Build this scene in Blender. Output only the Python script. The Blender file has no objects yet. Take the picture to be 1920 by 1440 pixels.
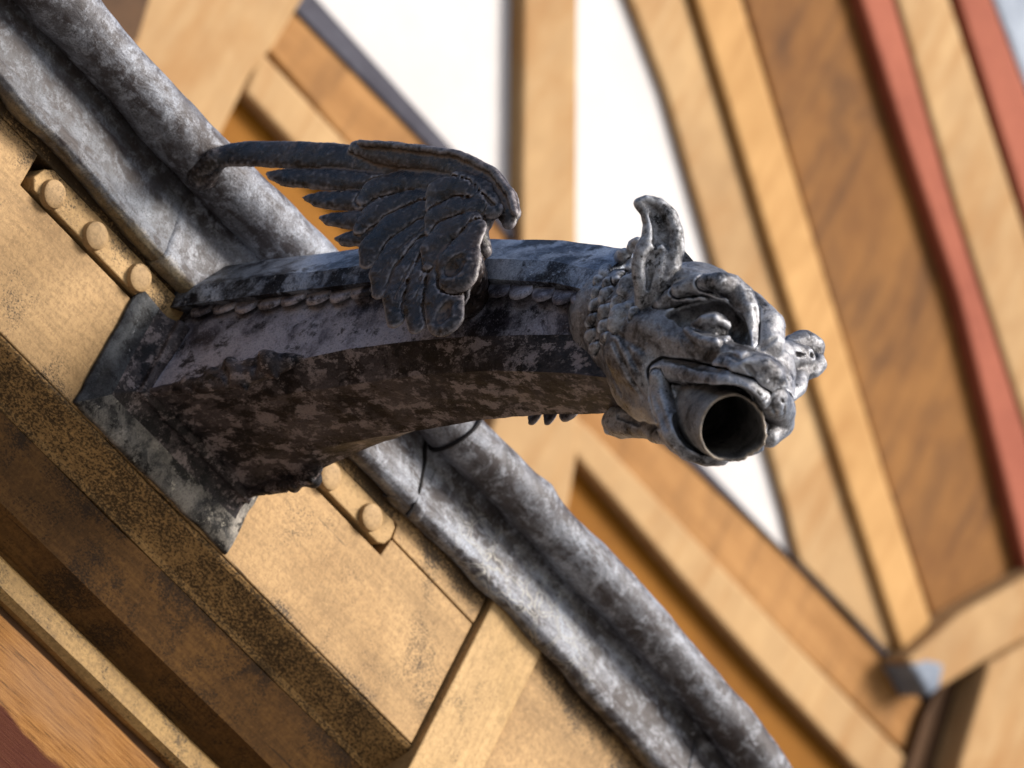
import bpy, math, random
import numpy as np
random.seed(4)

# ------------------------------------------------------------------ camera
# world: X out of the facade, Y along the cornice (away from the viewer), Z up
R_ = np.array([.707, .578, .405]); U_ = np.array([.062, -.62, .783])
R_ /= np.linalg.norm(R_); U_ -= R_*(U_@R_); U_ /= np.linalg.norm(U_); F_ = np.cross(U_, R_)
LENS = 200.0; KP = 36/LENS/1920; D0 = 7.8
CAM = -D0*(F_ + (338-960)*KP*R_ + (720-840)*KP*U_)
from mathutils import Matrix, Vector
scn = bpy.context.scene
cd = bpy.data.cameras.new('camera'); co = bpy.data.objects.new('camera', cd)
scn.collection.objects.link(co); scn.camera = co
cd.lens = LENS; cd.sensor_width = 36; cd.clip_start = .1; cd.clip_end = 3000
cd.dof.use_dof = True; cd.dof.focus_distance = 7.42; cd.dof.aperture_fstop = 5.0; cd.dof.aperture_blades = 9
m = Matrix.Identity(4)
for i in range(3):
    m[i][0] = R_[i]; m[i][1] = U_[i]; m[i][2] = -F_[i]; m[i][3] = CAM[i]
co.matrix_world = m

# ------------------------------------------------------------------ light
SUN = np.array([1.0, .5, 1.0]); SUN /= np.linalg.norm(SUN)
w = bpy.data.worlds.new('World'); scn.world = w; w.use_nodes = True
sky = w.node_tree.nodes.new('ShaderNodeTexSky'); sky.sky_type = 'NISHITA'; sky.sun_disc = False
sky.sun_elevation = math.asin(SUN[2]); sky.sun_rotation = math.atan2(SUN[0], SUN[1])
sky.air_density = 1.0; sky.dust_density = 2.5; sky.ozone_density = 1.0
bg = w.node_tree.nodes['Background']; w.node_tree.links.new(sky.outputs[0], bg.inputs[0]); bg.inputs[1].default_value = .105
sl = bpy.data.lights.new('sun', 'SUN'); sl.energy = 3.6; sl.angle = math.radians(22); sl.color = (1, .94, .84)
so = bpy.data.objects.new('sun', sl); scn.collection.objects.link(so)
so.rotation_euler = Vector(SUN.tolist()).to_track_quat('Z', 'Y').to_euler()
scn.view_settings.view_transform = 'Standard'; scn.view_settings.look = 'None'
scn.view_settings.exposure = .90; scn.view_settings.gamma = 1
scn.view_settings.use_curve_mapping = False

# ------------------------------------------------------------------ sight-line geometry
def ray(px, py): return F_ + (px-960)*KP*R_ + (720-py)*KP*U_
def onp(px, py, n, d):
    n = np.array(n, float); v = ray(px, py); return CAM + v*((d - n@CAM)/(n@v))
def onX(px, py, x): return onp(px, py, (1, 0, 0), x)
def onY(px, py, y0, k=0): return onp(px, py, (-k, 1, 0), y0)

# ------------------------------------------------------------------ object helpers
col = scn.collection
def mesh_obj(name, V, Fc, mat, parent=None, smooth=False):
    me = bpy.data.meshes.new(name)
    if isinstance(Fc, np.ndarray):
        V = np.asarray(V, np.float32); n = len(Fc)
        me.vertices.add(len(V)); me.vertices.foreach_set('co', V.ravel())
        me.loops.add(n*4); me.loops.foreach_set('vertex_index', Fc.astype(np.int32).ravel())
        me.polygons.add(n); me.polygons.foreach_set('loop_start', np.arange(0, n*4, 4, dtype=np.int32))
        me.update(calc_edges=True); me.validate()
    else:
        me.from_pydata([tuple(map(float, v)) for v in V], [], [tuple(int(i) for i in f) for f in Fc]); me.update()
    if smooth: me.polygons.foreach_set('use_smooth', [True]*len(me.polygons))
    o = bpy.data.objects.new(name, me); col.objects.link(o)
    for mm in (mat if isinstance(mat, (list, tuple)) else [mat]): me.materials.append(mm)
    if parent: o.parent = parent
    return o
def thing(name, label, cat, group=None):
    o = bpy.data.objects.new(name, None); col.objects.link(o); o.empty_display_size = .05
    o['label'] = label; o['category'] = cat
    if group: o['group'] = group
    return o
def fix_normals(o):
    import bmesh
    bm = bmesh.new(); bm.from_mesh(o.data); bmesh.ops.recalc_face_normals(bm, faces=bm.faces); bm.to_mesh(o.data); bm.free()
def slab(name, poly, x0, x1, mat, parent, bevel=.003, seg=2):
    """poly: (y,z) outline, standing between x0 (back) and x1 (front)"""
    n = len(poly)
    V = [(x1, p[0], p[1]) for p in poly] + [(x0, p[0], p[1]) for p in poly]
    Fs = [tuple(range(n)), tuple(range(2*n-1, n-1, -1))] + [(i, i+n, (i+1) % n+n, (i+1) % n) for i in range(n)]
    o = mesh_obj(name, V, Fs, mat, parent); fix_normals(o)
    if bevel:
        b = o.modifiers.new('bevel', 'BEVEL'); b.width = bevel; b.segments = seg; b.limit_method = 'ANGLE'
    return o
def pslab(name, pts, x0, x1, mat, parent, bevel=.003):
    return slab(name, [onX(px, py, x1)[1:] for px, py in pts], x0, x1, mat, parent, bevel)

# ------------------------------------------------------------------ noise for meshes
_T = np.random.RandomState(7).rand(64, 64, 64).astype(np.float32)*2-1
def vnoise(P):
    P = np.asarray(P, np.float64); i = np.floor(P).astype(int); f = P-i; f = f*f*(3-2*f); r = 0
    for dx in (0, 1):
        for dy in (0, 1):
            for dz in (0, 1):
                wgt = (f[:, 0] if dx else 1-f[:, 0])*(f[:, 1] if dy else 1-f[:, 1])*(f[:, 2] if dz else 1-f[:, 2])
                r = r + wgt*_T[(i[:, 0]+dx) & 63, (i[:, 1]+dy) & 63, (i[:, 2]+dz) & 63]
    return r
def fbm(P, s, oc=3):
    P = np.asarray(P)*s; r = 0; a = 1
    for k in range(oc): r = r + a*vnoise(P*(2**k)+17.3*k); a *= .5
    return r
def displace(V, Fq, amp, scale, oc=3):
    V = np.asarray(V, float)
    if amp == 0: return V
    N = np.zeros_like(V); a = V[Fq[:, 0]]; b = V[Fq[:, 1]]; c = V[Fq[:, 2]]; d = V[Fq[:, 3]]
    fn = np.cross(c-a, d-b)
    for k in range(4): np.add.at(N, Fq[:, k], fn)
    N /= np.linalg.norm(N, axis=1)[:, None]+1e-12
    return V + N*(amp*fbm(V, scale, oc))[:, None]

# ------------------------------------------------------------------ materials
class NT:
    def __init__(s, name):
        s.m = bpy.data.materials.new(name); s.m.use_nodes = True; s.t = s.m.node_tree
        s.b = s.t.nodes['Principled BSDF']; s.tc = s.t.nodes.new('ShaderNodeTexCoord')
    def n(s, kind, **kw):
        x = s.t.nodes.new(kind)
        for k, v in kw.items(): setattr(x, k, v)
        return x
    def l(s, a, b): s.t.links.new(a, b)
    def co(s, scale=(1, 1, 1), rot=(0, 0, 0), loc=(0, 0, 0)):
        mp = s.n('ShaderNodeMapping'); mp.inputs['Scale'].default_value = scale
        mp.inputs['Rotation'].default_value = rot; mp.inputs['Location'].default_value = loc
        s.l(s.tc.outputs['Object'], mp.inputs[0]); return mp.outputs[0]
    def noise(s, vec, scale, detail=5, rough=.6, dist=0):
        x = s.n('ShaderNodeTexNoise'); x.inputs['Scale'].default_value = scale; x.inputs['Detail'].default_value = detail
        x.inputs['Roughness'].default_value = rough; x.inputs['Distortion'].default_value = dist
        s.l(vec, x.inputs['Vector']); return x.outputs[0]
    def ramp(s, fac, stops, interp='LINEAR'):
        x = s.n('ShaderNodeValToRGB'); x.color_ramp.interpolation = interp; e = x.color_ramp.elements
        while len(e) < len(stops): e.new(.5)
        for i, (p, c) in enumerate(stops):
            e[i].position = p; e[i].color = (*c, 1) if isinstance(c, tuple) else (c, c, c, 1)
        s.l(fac, x.inputs[0]); return x.outputs[0]
    def mix(s, fac, a, b, mode='MIX'):
        x = s.n('ShaderNodeMix', data_type='RGBA', blend_type=mode)
        for sock, v in ((x.inputs[0], fac), (x.inputs[6], a), (x.inputs[7], b)):
            if hasattr(v, 'is_linked') or hasattr(v, 'links'): s.l(v, sock)
            else: sock.default_value = v if isinstance(v, float) else (*v, 1)
        return x.outputs[2]
    def math(s, op, a, b=0.0):
        x = s.n('ShaderNodeMath', operation=op)
        for sock, v in ((x.inputs[0], a), (x.inputs[1], b)):
            if isinstance(v, (int, float)): sock.default_value = v
            else: s.l(v, sock)
        return x.outputs[0]
    def bump(s, h, strength=.5, dist=.002, prev=None):
        x = s.n('ShaderNodeBump'); x.inputs['Strength'].default_value = strength; x.inputs['Distance'].default_value = dist
        s.l(h, x.inputs['Height'])
        if prev is not None: s.l(prev, x.inputs['Normal'])
        return x.outputs[0]
    def out(s, color, rough=.6, metal=0.0, normal=None, spec=.5):
        b = s.b
        for sock, v in ((b.inputs['Base Color'], color), (b.inputs['Roughness'], rough), (b.inputs['Metallic'], metal)):
            if isinstance(v, (int, float)): sock.default_value = v
            elif isinstance(v, tuple): sock.default_value = (*v, 1)
            else: s.l(v, sock)
        b.inputs['Specular IOR Level'].default_value = spec
        if normal is not None: s.l(normal, b.inputs['Normal'])
        return s.m

def lead_mat(name, dark, mid, light, bal=0.0, brown=.3, fleck=.62, white=.72, scale=1.0, metal=.25, rough=.5, bumpd=.0015, orange=False):
    s = NT(name); c = s.co((1, 1, 1))
    n1 = s.noise(c, 9*scale, 8, .62, 1.2)
    base = s.ramp(n1, [(.36+bal, dark), (.5+bal, mid), (.66+bal, light)])
    n2 = s.noise(s.co(loc=(3, 1, 7)), 34*scale, 7, .7, .6)
    base = s.mix(s.ramp(n2, [(.38, 0.0), (.7, .85)]), base, s.mix(.5, base, (.11, .085, .075)) if brown else base)
    n3 = s.noise(s.co(loc=(5, 9, 2)), 120*scale, 5, .7)
    base = s.mix(s.ramp(n3, [(fleck, 0.0), (fleck+.05, .8)]), base, dark)
    n4 = s.noise(s.co(loc=(9, 4, 4)), 22*scale, 9, .78, .4)
    base = s.mix(s.ramp(n4, [(white, 0.0), (white+.03, .8)]), base, (.5, .52, .58))
    n5 = s.noise(s.co(loc=(1, 2, 3)), 420, 3, .6)
    base = s.mix(s.ramp(n5, [(.3, .28), (.7, 0.0)]), base, (.012, .011, .012))
    if orange:
        n6 = s.noise(s.co(loc=(4, 7, 9)), 26, 2, .5)
        base = s.mix(s.ramp(n6, [(.70, 0.0), (.72, 1.0)]), base, (.5, .2, .05))
    h = s.math('ADD', s.math('MULTIPLY', n3, .5), s.math('ADD', s.math('MULTIPLY', n2, .9), s.math('MULTIPLY', n5, .25)))
    b = s.bump(h, .8, bumpd)
    rg = s.ramp(n2, [(.3, rough-.12), (.7, rough+.15)])
    return s.out(base, rg, metal, b)

M = {}
# sheet lead of the gutter: blotchy pale grey oxide with dark sooty clouds
def gutter_mat(name='sheet_lead', dk=1.0):
    s = NT(name); c = s.co((1, .8, 1))
    n1 = s.noise(c, 8, 10, .70, .5)
    base = s.ramp(n1, [(.36, (.03, .026, .028)), (.47, (.10*dk, .096*dk, .106*dk)), (.57, (.19*dk, .20*dk, .232*dk)), (.68, (.31*dk, .34*dk, .40*dk))])
    n2 = s.noise(s.co((1.3, .6, 1.6), loc=(3, 3, 1)), 17, 10, .76, .35)
    base = s.mix(s.ramp(n2, [(.47, .0), (.57, .92)]), base, (.036, .027, .027))
    n3 = s.noise(s.co(loc=(7, 3, 1)), 42, 10, .78, .3)
    base = s.mix(s.ramp(n3, [(.50, .0), (.60, .7)]), base, (.33*dk, .345*dk, .39*dk))
    n4 = s.noise(s.co(loc=(2, 9, 1)), 70, 8, .8)
    base = s.mix(s.ramp(n4, [(.55, .0), (.62, .75)]), base, (.035, .028, .028))
    sx = s.n('ShaderNodeSeparateXYZ'); s.l(s.tc.outputs['Object'], sx.inputs[0])
    # ochre lichen along the dripping edge
    e = s.math('ADD', s.ramp(s.math('ADD', sx.outputs[2], .5), [(.67, .50), (.70, 0.0)]), s.math('MULTIPLY', n3, .6))
    base = s.mix(s.ramp(e, [(.62, 0.0), (.82, .7)]), base, (.26, .19, .085))
    # crackled patches with pale rims
    vo = s.n('ShaderNodeTexVoronoi', feature='DISTANCE_TO_EDGE'); vo.inputs['Scale'].default_value = 24
    wv = s.n('ShaderNodeVectorMath', operation='ADD'); s.l(s.co(), wv.inputs[0])
    wn_ = s.n('ShaderNodeTexNoise'); wn_.inputs['Scale'].default_value = 30; s.l(s.co(), wn_.inputs['Vector'])
    sc_ = s.n('ShaderNodeVectorMath', operation='SCALE'); s.l(wn_.outputs[1], sc_.inputs[0]); sc_.inputs['Scale'].default_value = .022
    s.l(sc_.outputs[0], wv.inputs[1]); s.l(wv.outputs[0], vo.inputs['Vector'])
    rim = s.ramp(vo.outputs[0], [(.03, 0.0), (.05, 1.0), (.10, 0.0)])
    gate = s.math('MULTIPLY', s.ramp(s.math('MULTIPLY', s.math('ADD', sx.outputs[1], 1.0), .4), [(.575, 0.0), (.60, 1.0), (.69, 1.0), (.73, 0.0)]), s.ramp(n1, [(.42, 0.0), (.5, .8)]))
    gate = s.math('MULTIPLY', gate, s.ramp(s.math('ADD', sx.outputs[2], .5), [(.765, 1.0), (.785, 0.0)]))
    base = s.mix(s.math('MULTIPLY', rim, gate), base, (.34, .33, .30))
    n5 = s.noise(s.co(), 360, 4, .7)
    base = s.mix(s.ramp(n5, [(.38, .6), (.52, 0.0)]), base, (.03, .026, .026))
    h = s.math('ADD', s.math('MULTIPLY', n3, .8), s.math('ADD', n2, s.math('MULTIPLY', n5, .3)))
    return s.out(base, s.ramp(n3, [(.3, .42), (.7, .62)]), .12, s.bump(h, .8, .0022), .3)
M['gutter'] = gutter_mat(); M['gutter_dark'] = gutter_mat('dull_sheet_lead', .6)
def patina(name, stops, soft, blot, dust=None, scale=10, streak=(1, 1, 1), rough=.55, metal=.15, worn=None, spec=.32, bd=.0018):
    """stops: dark..light oxide; blot: hard-edged stains on top; worn: colour of rubbed convex edges"""
    s = NT(name)
    n1 = s.noise(s.co(streak), scale, 10, .68, .25)
    c = s.ramp(n1, stops)
    n2 = s.noise(s.co(streak, loc=(3, 8, 1)), scale*3.3, 8, .74, .5)
    c = s.mix(s.ramp(n2, [(.44, 0.0), (.56, soft)]), c, stops[-1][1])
    if blot:
        for q, (sc_, th, colr, am) in enumerate(blot):
            n3 = s.noise(s.co(streak, loc=(5+q*3.1, 2, 6-q)), sc_, 10, .74, .15)
            c = s.mix(s.ramp(n3, [(th, 0.0), (th+(.05 if sc_ < 30 else .03), am)]), c, colr)
    n5 = s.noise(s.co(loc=(1, 2, 3)), 380, 4, .7)
    c = s.mix(s.ramp(n5, [(.36, .5), (.5, 0.0)]), c, stops[0][1])
    c = s.mix(s.ramp(n5, [(.60, 0.0), (.68, .35)]), c, tuple(min(1, v*1.8) for v in stops[-1][1]))
    if worn:
        ge = s.n('ShaderNodeNewGeometry')
        c = s.mix(s.math('MULTIPLY', s.ramp(ge.outputs['Pointiness'], [(worn[1], 0.0), (worn[2], 1.0)]), s.ramp(n2, [(.36, .15), (.6, worn[3])])), c, worn[0])
    if dust:
        ge = s.n('ShaderNodeNewGeometry')
        c = s.mix(s.math('MULTIPLY', s.ramp(ge.outputs['Pointiness'], [(dust[1], 1.0), (dust[2], 0.0)]), s.ramp(n2, [(.36, .3), (.6, .9)])), c, dust[0])
    h = s.math('ADD', s.math('MULTIPLY', n2, 1.0), s.math('MULTIPLY', n5, .3))
    return s.out(c, s.ramp(n2, [(.3, rough-.12), (.7, rough+.15)]), metal, s.bump(h, .85, bd), spec)
M['lip'] = patina('weathered_highlit_rim', [(.37, (.005, .005, .008)), (.47, (.055, .062, .085)), (.56, (.36, .40, .48))], .6, [(11, .53, (.005, .004, .007), .95), (70, .62, (.62, .66, .74), .85)], scale=8, rough=.36, metal=.55, spec=.3)  # weathered lead, with the rim's blue sky highlights painted into the pale tones
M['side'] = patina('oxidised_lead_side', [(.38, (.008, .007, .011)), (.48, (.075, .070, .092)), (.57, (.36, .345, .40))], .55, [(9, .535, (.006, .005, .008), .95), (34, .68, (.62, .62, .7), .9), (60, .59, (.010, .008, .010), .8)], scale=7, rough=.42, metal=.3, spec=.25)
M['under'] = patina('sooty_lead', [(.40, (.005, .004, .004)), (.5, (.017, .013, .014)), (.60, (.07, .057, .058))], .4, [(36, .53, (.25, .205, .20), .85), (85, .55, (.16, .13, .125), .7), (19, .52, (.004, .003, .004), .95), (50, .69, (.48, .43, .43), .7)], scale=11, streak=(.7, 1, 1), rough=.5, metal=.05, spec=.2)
M['wing'] = patina('dark_lead_feathers', [(.40, (.003, .002, .002)), (.52, (.012, .008, .007)), (.64, (.045, .031, .026))], .35, [(40, .60, (.11, .08, .07), .75), (90, .655, (.34, .31, .32), .85)], scale=14, rough=.30, metal=.0, worn=((.30, .27, .28), .506, .54, .85), dust=((.12, .08, .06), .478, .496), spec=.32)
M['head'] = patina('grey_lead_face', [(.40, (.007, .006, .006)), (.49, (.065, .061, .064)), (.57, (.27, .268, .285))], .6, [(15, .575, (.006, .005, .005), .93), (60, .63, (.48, .49, .54), .8), (110, .60, (.008, .006, .006), .8)], scale=11, rough=.33, metal=.5, worn=((.56, .58, .64), .507, .545, .85), bd=.0028, spec=.25)
M['ear'] = patina('pitted_lead_ear', [(.38, (.012, .010, .011)), (.5, (.12, .115, .12)), (.58, (.36, .36, .38))], .6, [(60, .54, (.007, .006, .006), .9), (24, .65, (.5, .18, .04), .95)], scale=20, rough=.38, metal=.35, worn=((.58, .6, .65), .508, .54, .85), bd=.0025, spec=.25)
M['flange'] = patina('dull_lead_flange', [(.38, (.012, .011, .011)), (.5, (.07, .066, .062)), (.60, (.27, .245, .215))], .5, [(22, .52, (.007, .006, .006), .93), (50, .60, (.45, .41, .34), .75)], scale=12, rough=.6, metal=.05, spec=.2)
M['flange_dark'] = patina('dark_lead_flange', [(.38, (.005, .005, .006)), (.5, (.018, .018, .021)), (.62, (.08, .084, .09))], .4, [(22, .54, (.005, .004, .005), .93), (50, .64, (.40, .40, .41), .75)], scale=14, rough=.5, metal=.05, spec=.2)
M['pipe'] = patina('brown_lead_pipe', [(.36, (.025, .023, .023)), (.5, (.085, .080, .078)), (.62, (.24, .23, .225))], .5, [(40, .58, (.014, .011, .010), .88)], scale=16, rough=.5, metal=.15, worn=((.36, .29, .22), .53, .58, .9))

def paint(name, base, dark, dirt_shade=(.02, .014, .01), bal=.60, grainc=.25, graindir='Y', heavy=0.0, zr=None, fine=420, pw=.55, cloud=.5):
    """cream-ochre paint over wood: grain runs along the board, black specks gather in patches"""
    s = NT(name)
    st = {'Y': (1, .07, 1), 'Z': (1, 1, .07)}[graindir]
    g = s.noise(s.co(st, loc=(2, 2, 2)), 150, 5, .65, .15)
    big = s.noise(s.co(loc=(6, 1, 3)), 4.2, 5, .6, .8)
    c = s.mix(s.ramp(big, [(.35, 0.0), (.66, 1.0)]), base, dark)
    c = s.mix(s.ramp(g, [(.40, grainc), (.56, 0.0)]), c, tuple(v*.42 for v in dark))
    c = s.mix(s.ramp(s.noise(s.co(), 60, 6, .7), [(.4, 0.0), (.75, .4)]), c, tuple(min(1, v*1.25) for v in base))
    c = s.mix(s.ramp(s.noise(s.co(st, loc=(8, 3, 5)), 14, 8, .7, .4), [(.46, 0.0), (.66, cloud)]), c, tuple(v*.55 for v in dark))
    c = s.mix(s.ramp(s.noise(s.co(loc=(8, 8, 5)), 120, 9, .82, .2), [(.44, .55), (.52, 0.0)]), c, tuple(v*.62 for v in dark))
    c = s.mix(s.ramp(s.noise(s.co(loc=(3, 8, 9)), 260, 6, .8), [(.55, 0.0), (.64, .5)]), c, tuple(min(1, v*1.3) for v in base))
    # speck density varies in patches
    patch = s.noise(s.co(loc=(1, 8, 3)), 9, 6, .65, .6)
    sp = s.noise(s.co((1, .6, 1), loc=(4, 4, 4)), fine, 5, .75)
    f = s.math('ADD', s.math('MULTIPLY', patch, pw), s.math('MULTIPLY', sp, .6))
    f = s.math('ADD', f, heavy)
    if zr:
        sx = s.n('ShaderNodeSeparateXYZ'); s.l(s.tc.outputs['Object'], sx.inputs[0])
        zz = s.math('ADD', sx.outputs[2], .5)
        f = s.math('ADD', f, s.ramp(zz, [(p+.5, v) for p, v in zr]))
    c = s.mix(s.ramp(f, [(bal, 0.0), (bal+.05, .85)]), c, dirt_shade)
    crack = s.noise(s.co((1, .03, 1) if graindir == 'Y' else (1, 1, .03), loc=(1, 5, 1)), 95, 3, .5, .1)
    c = s.mix(s.ramp(crack, [(.70, 0.0), (.715, .8)]), c, dirt_shade)
    h = s.math('ADD', s.math('MULTIPLY', g, .7), s.math('MULTIPLY', sp, .4))
    return s.out(c, .62, 0.0, s.bump(h, .55, .0011), .2)
M['fascia'] = paint('ochre_painted_board', (.43, .27, .122), (.28, .165, .068), bal=.64, zr=[(-.072, .05), (-.055, 0.0), (.10, 0.0), (.155, .07), (.2, .2)])  # specks thicken under the apron: grime plus its shadow painted in
M['trim'] = paint('ochre_painted_trim', (.48, .31, .145), (.35, .22, .09), bal=.66, graindir='Z')
M['strap'] = paint('ochre_painted_iron', (.44, .28, .125), (.34, .21, .085), bal=.61, grainc=0)
M['rivet'] = paint('ochre_painted_rivet', (.37, .24, .115), (.28, .175, .08), bal=.64, grainc=0)
M['speckled'] = paint('flaking_painted_moulding', (.36, .21, .078), (.22, .125, .045), (.012, .007, .003), bal=.40, fine=330, pw=.25)
M['brown'] = paint('sooty_brown_board', (.15, .072, .019), (.075, .034, .009), (.012, .007, .004), bal=.60, grainc=.5, zr=[(-.15, .0), (-.12, .06)])
M['strip'] = paint('ochre_fillet_strip', (.36, .225, .085), (.22, .13, .05), bal=.62)

def bare():
    s = NT('bare_orange_wood')
    g = s.noise(s.co((1, .028, 1)), 400, 7, .78, .12)
    big = s.noise(s.co((1, .5, 1), loc=(2, 2, 0)), 7, 5, .6)
    c = s.ramp(g, [(.36, (.02, .010, .005)), (.44, (.18, .078, .021)), (.6, (.29, .14, .044)), (.75, (.38, .21, .085))])
    c = s.mix(s.ramp(big, [(.45, 0.0), (.7, .6)]), c, (.24, .14, .08))
    sx = s.n('ShaderNodeSeparateXYZ'); s.l(s.tc.outputs['Object'], sx.inputs[0])
    red = s.math('ADD', s.math('MULTIPLY', sx.outputs[2], -8.0), s.math('MULTIPLY', s.noise(s.co((1, .3, 1)), 30, 6, .7), .35))
    s.red = red
    c = s.mix(s.ramp(s.math('ADD', red, -3.35), [(.0, 0.0), (.06, .9)]), c, (.045, .007, .005))
    sp = s.noise(s.co(loc=(3, 1, 1)), 90, 5, .8)
    c = s.mix(s.ramp(sp, [(.66, 0.0), (.69, .9)]), c, (.02, .012, .008))
    return s.out(c, .7, 0.0, s.bump(g, .9, .002), .1)
M['bare'] = bare()

def simple(name, a, b, scale=5, stretch=(1, 1, 1), rough=.7, bump=.3, metal=0.0, knots=None):
    s = NT(name); n = s.noise(s.co(stretch), scale, 6, .62, .3)
    n2 = s.noise(s.co(stretch), scale*9, 4, .6)
    c = s.ramp(s.math('ADD', s.math('MULTIPLY', n, .7), s.math('MULTIPLY', n2, .3)), [(.36, a), (.64, b)])
    if knots:
        k = s.noise(s.co((1, .8, .45), loc=(2, 5, 1)), 5, 5, .65, .5)
        c = s.mix(s.ramp(k, [(.52, 0.0), (.66, .6)]), c, knots)
        k2 = s.noise(s.co((1, 1, .12), loc=(7, 5, 1)), 22, 4, .6, .3)
        c = s.mix(s.ramp(k2, [(.5, 0.0), (.7, .6)]), c, knots)
    return s.out(c, rough, metal, s.bump(n2, bump, .003), .12)
M['plaster'] = simple('white_lime_plaster', (.45, .43, .428), (.50, .48, .478), 2)
M['tan'] = simple('tan_painted_timber', (.27, .163, .076), (.39, .25, .12), 4, (1, .5, .35), knots=(.26, .13, .045))
M['amber'] = simple('amber_timber', (.32, .175, .062), (.44, .255, .10), 4, (1, .6, .35), knots=(.28, .14, .045))
M['ochre_beam'] = simple('brown_ochre_timber', (.20, .09, .025), (.34, .175, .062), 5, (1, .2, 1), knots=(.13, .06, .02))
M['panel'] = simple('orange_brown_panel', (.15, .056, .002), (.20, .078, .004), 3)
M['dbrown'] = simple('dark_knotty_panel', (.13, .052, .011), (.215, .097, .024), 3, (1, .6, .5), knots=(.055, .022, .007))
M['red'] = simple('red_painted_moulding', (.21, .056, .032), (.28, .084, .048), 4)
M['bluegrey'] = simple('slate_grey_lead', (.12, .14, .18), (.24, .27, .32), 4, metal=.3)
M['edge_lead'] = simple('dark_lead_edge', (.035, .033, .045), (.07, .07, .09), 4, metal=.2)
M['black'] = simple('sooty_black_seam', (.006, .005, .006), (.014, .012, .012), 30)
M['deep'] = simple('dark_timber_shade', (.05, .025, .012), (.09, .045, .02), 5)  # dark timber; also paints the shade of two wall openings
M['groundm'] = simple('grey_stone_paving', (.10, .09, .08), (.16, .145, .13), 1.5)
M['roofm'] = simple('dull_roof_lead', (.16, .165, .175), (.26, .265, .28), 3, metal=.2)

# ================================================================== ground and roof
g = mesh_obj('ground', [(-400, -400, -9), (400, -400, -9), (400, 400, -9), (-400, 400, -9)], [(0, 1, 2, 3)], M['groundm'])
g['kind'] = 'structure'

# ================================================================== timber cornice
cor = thing('timber_cornice', 'ochre painted timber eaves cornice with riveted iron strap below the lead gutter', 'cornice')
zb = -.072                                    # bottom edge of the fascia
yj, _ = onX(920, 1110, 0)[1:]; yj2 = onX(770, 1410, 0)[1]
yj = (yj+yj2)/2
s_lo = [onX(px, py, .0)[1:] for px, py in [(40, 345), (300, 585), (570, 905), (708, 1052)]]
zs0 = float(np.mean([p[1] for p in s_lo])); ya = s_lo[0][0]; yb = s_lo[-1][0]
zs1 = zs0+.053
YL, YR = -2.8, 2.6
# lower board wraps round the strap recess (L shape)
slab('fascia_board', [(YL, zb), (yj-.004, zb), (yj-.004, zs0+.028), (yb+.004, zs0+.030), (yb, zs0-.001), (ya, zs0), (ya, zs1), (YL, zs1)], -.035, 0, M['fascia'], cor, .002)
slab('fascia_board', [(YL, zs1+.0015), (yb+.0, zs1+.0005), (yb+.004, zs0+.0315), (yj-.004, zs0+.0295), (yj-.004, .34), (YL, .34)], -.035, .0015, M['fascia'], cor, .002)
slab('recess_back', [(ya-.01, zs0-.02), (yb+.02, zs0-.02), (yb+.02, zs1+.02), (ya-.01, zs1+.02)], -.06, -.036, M['deep'], cor, 0)
# iron strap with clipped corners, five domed rivets in view
z0, z1 = zs0+.006, zs1-.002
ch = .012
st = slab('metal_strap', [(ya+.018, z0), (yb-.02, z0), (yb-.008, z0+.006), (yb-.002, z0+.02), (yb-.004, z1-.006), (yb-.012, z1), (ya+.03, z1), (ya+.016, z1-.01), (ya+.008, z0+.014)], -.034, .006, M['strap'], cor, .002)
def rivet(y, z, r=.0195, x=.006):
    V = []; F = []; nr, ns = 7, 28
    prof = [(1.08, -.002), (1.05, .001), (1.02, .0060), (.99, .0078), (.93, .0085), (.6, .0092), (.25, .0095)]
    for pr, h in prof:
        for k in range(ns):
            a = 2*math.pi*k/ns; wob = 1+.025*math.sin(a*2+y*40)
            V.append((x+h, y+r*pr*math.cos(a)*wob, z+r*pr*math.sin(a)))
    for i in range(nr-1):
        for k in range(ns): F.append((i*ns+k, i*ns+(k+1) % ns, (i+1)*ns+(k+1) % ns, (i+1)*ns+k))
    V.append((x+.0096, y, z)); c = len(V)-1
    for k in range(ns): F.append(((nr-1)*ns+k, (nr-1)*ns+(k+1) % ns, c))
    o = mesh_obj('rivet', V, F, M['rivet'], st, True); o.data.set_sharp_from_angle(angle=math.radians(35)); return o
for px, py in [(102, 364), (181, 442), (263, 521), (620, 893), (697, 970)]:
    p = onX(px, py, .012); rivet(p[1], p[2])
p = onX(515, 1092, 0)                          # round filler plug in the board
rv = rivet(p[1], p[2], .0085, -.012); rv.name = 'plug'; rv.parent = cor; rv.data.materials[0] = M['fascia']

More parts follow.
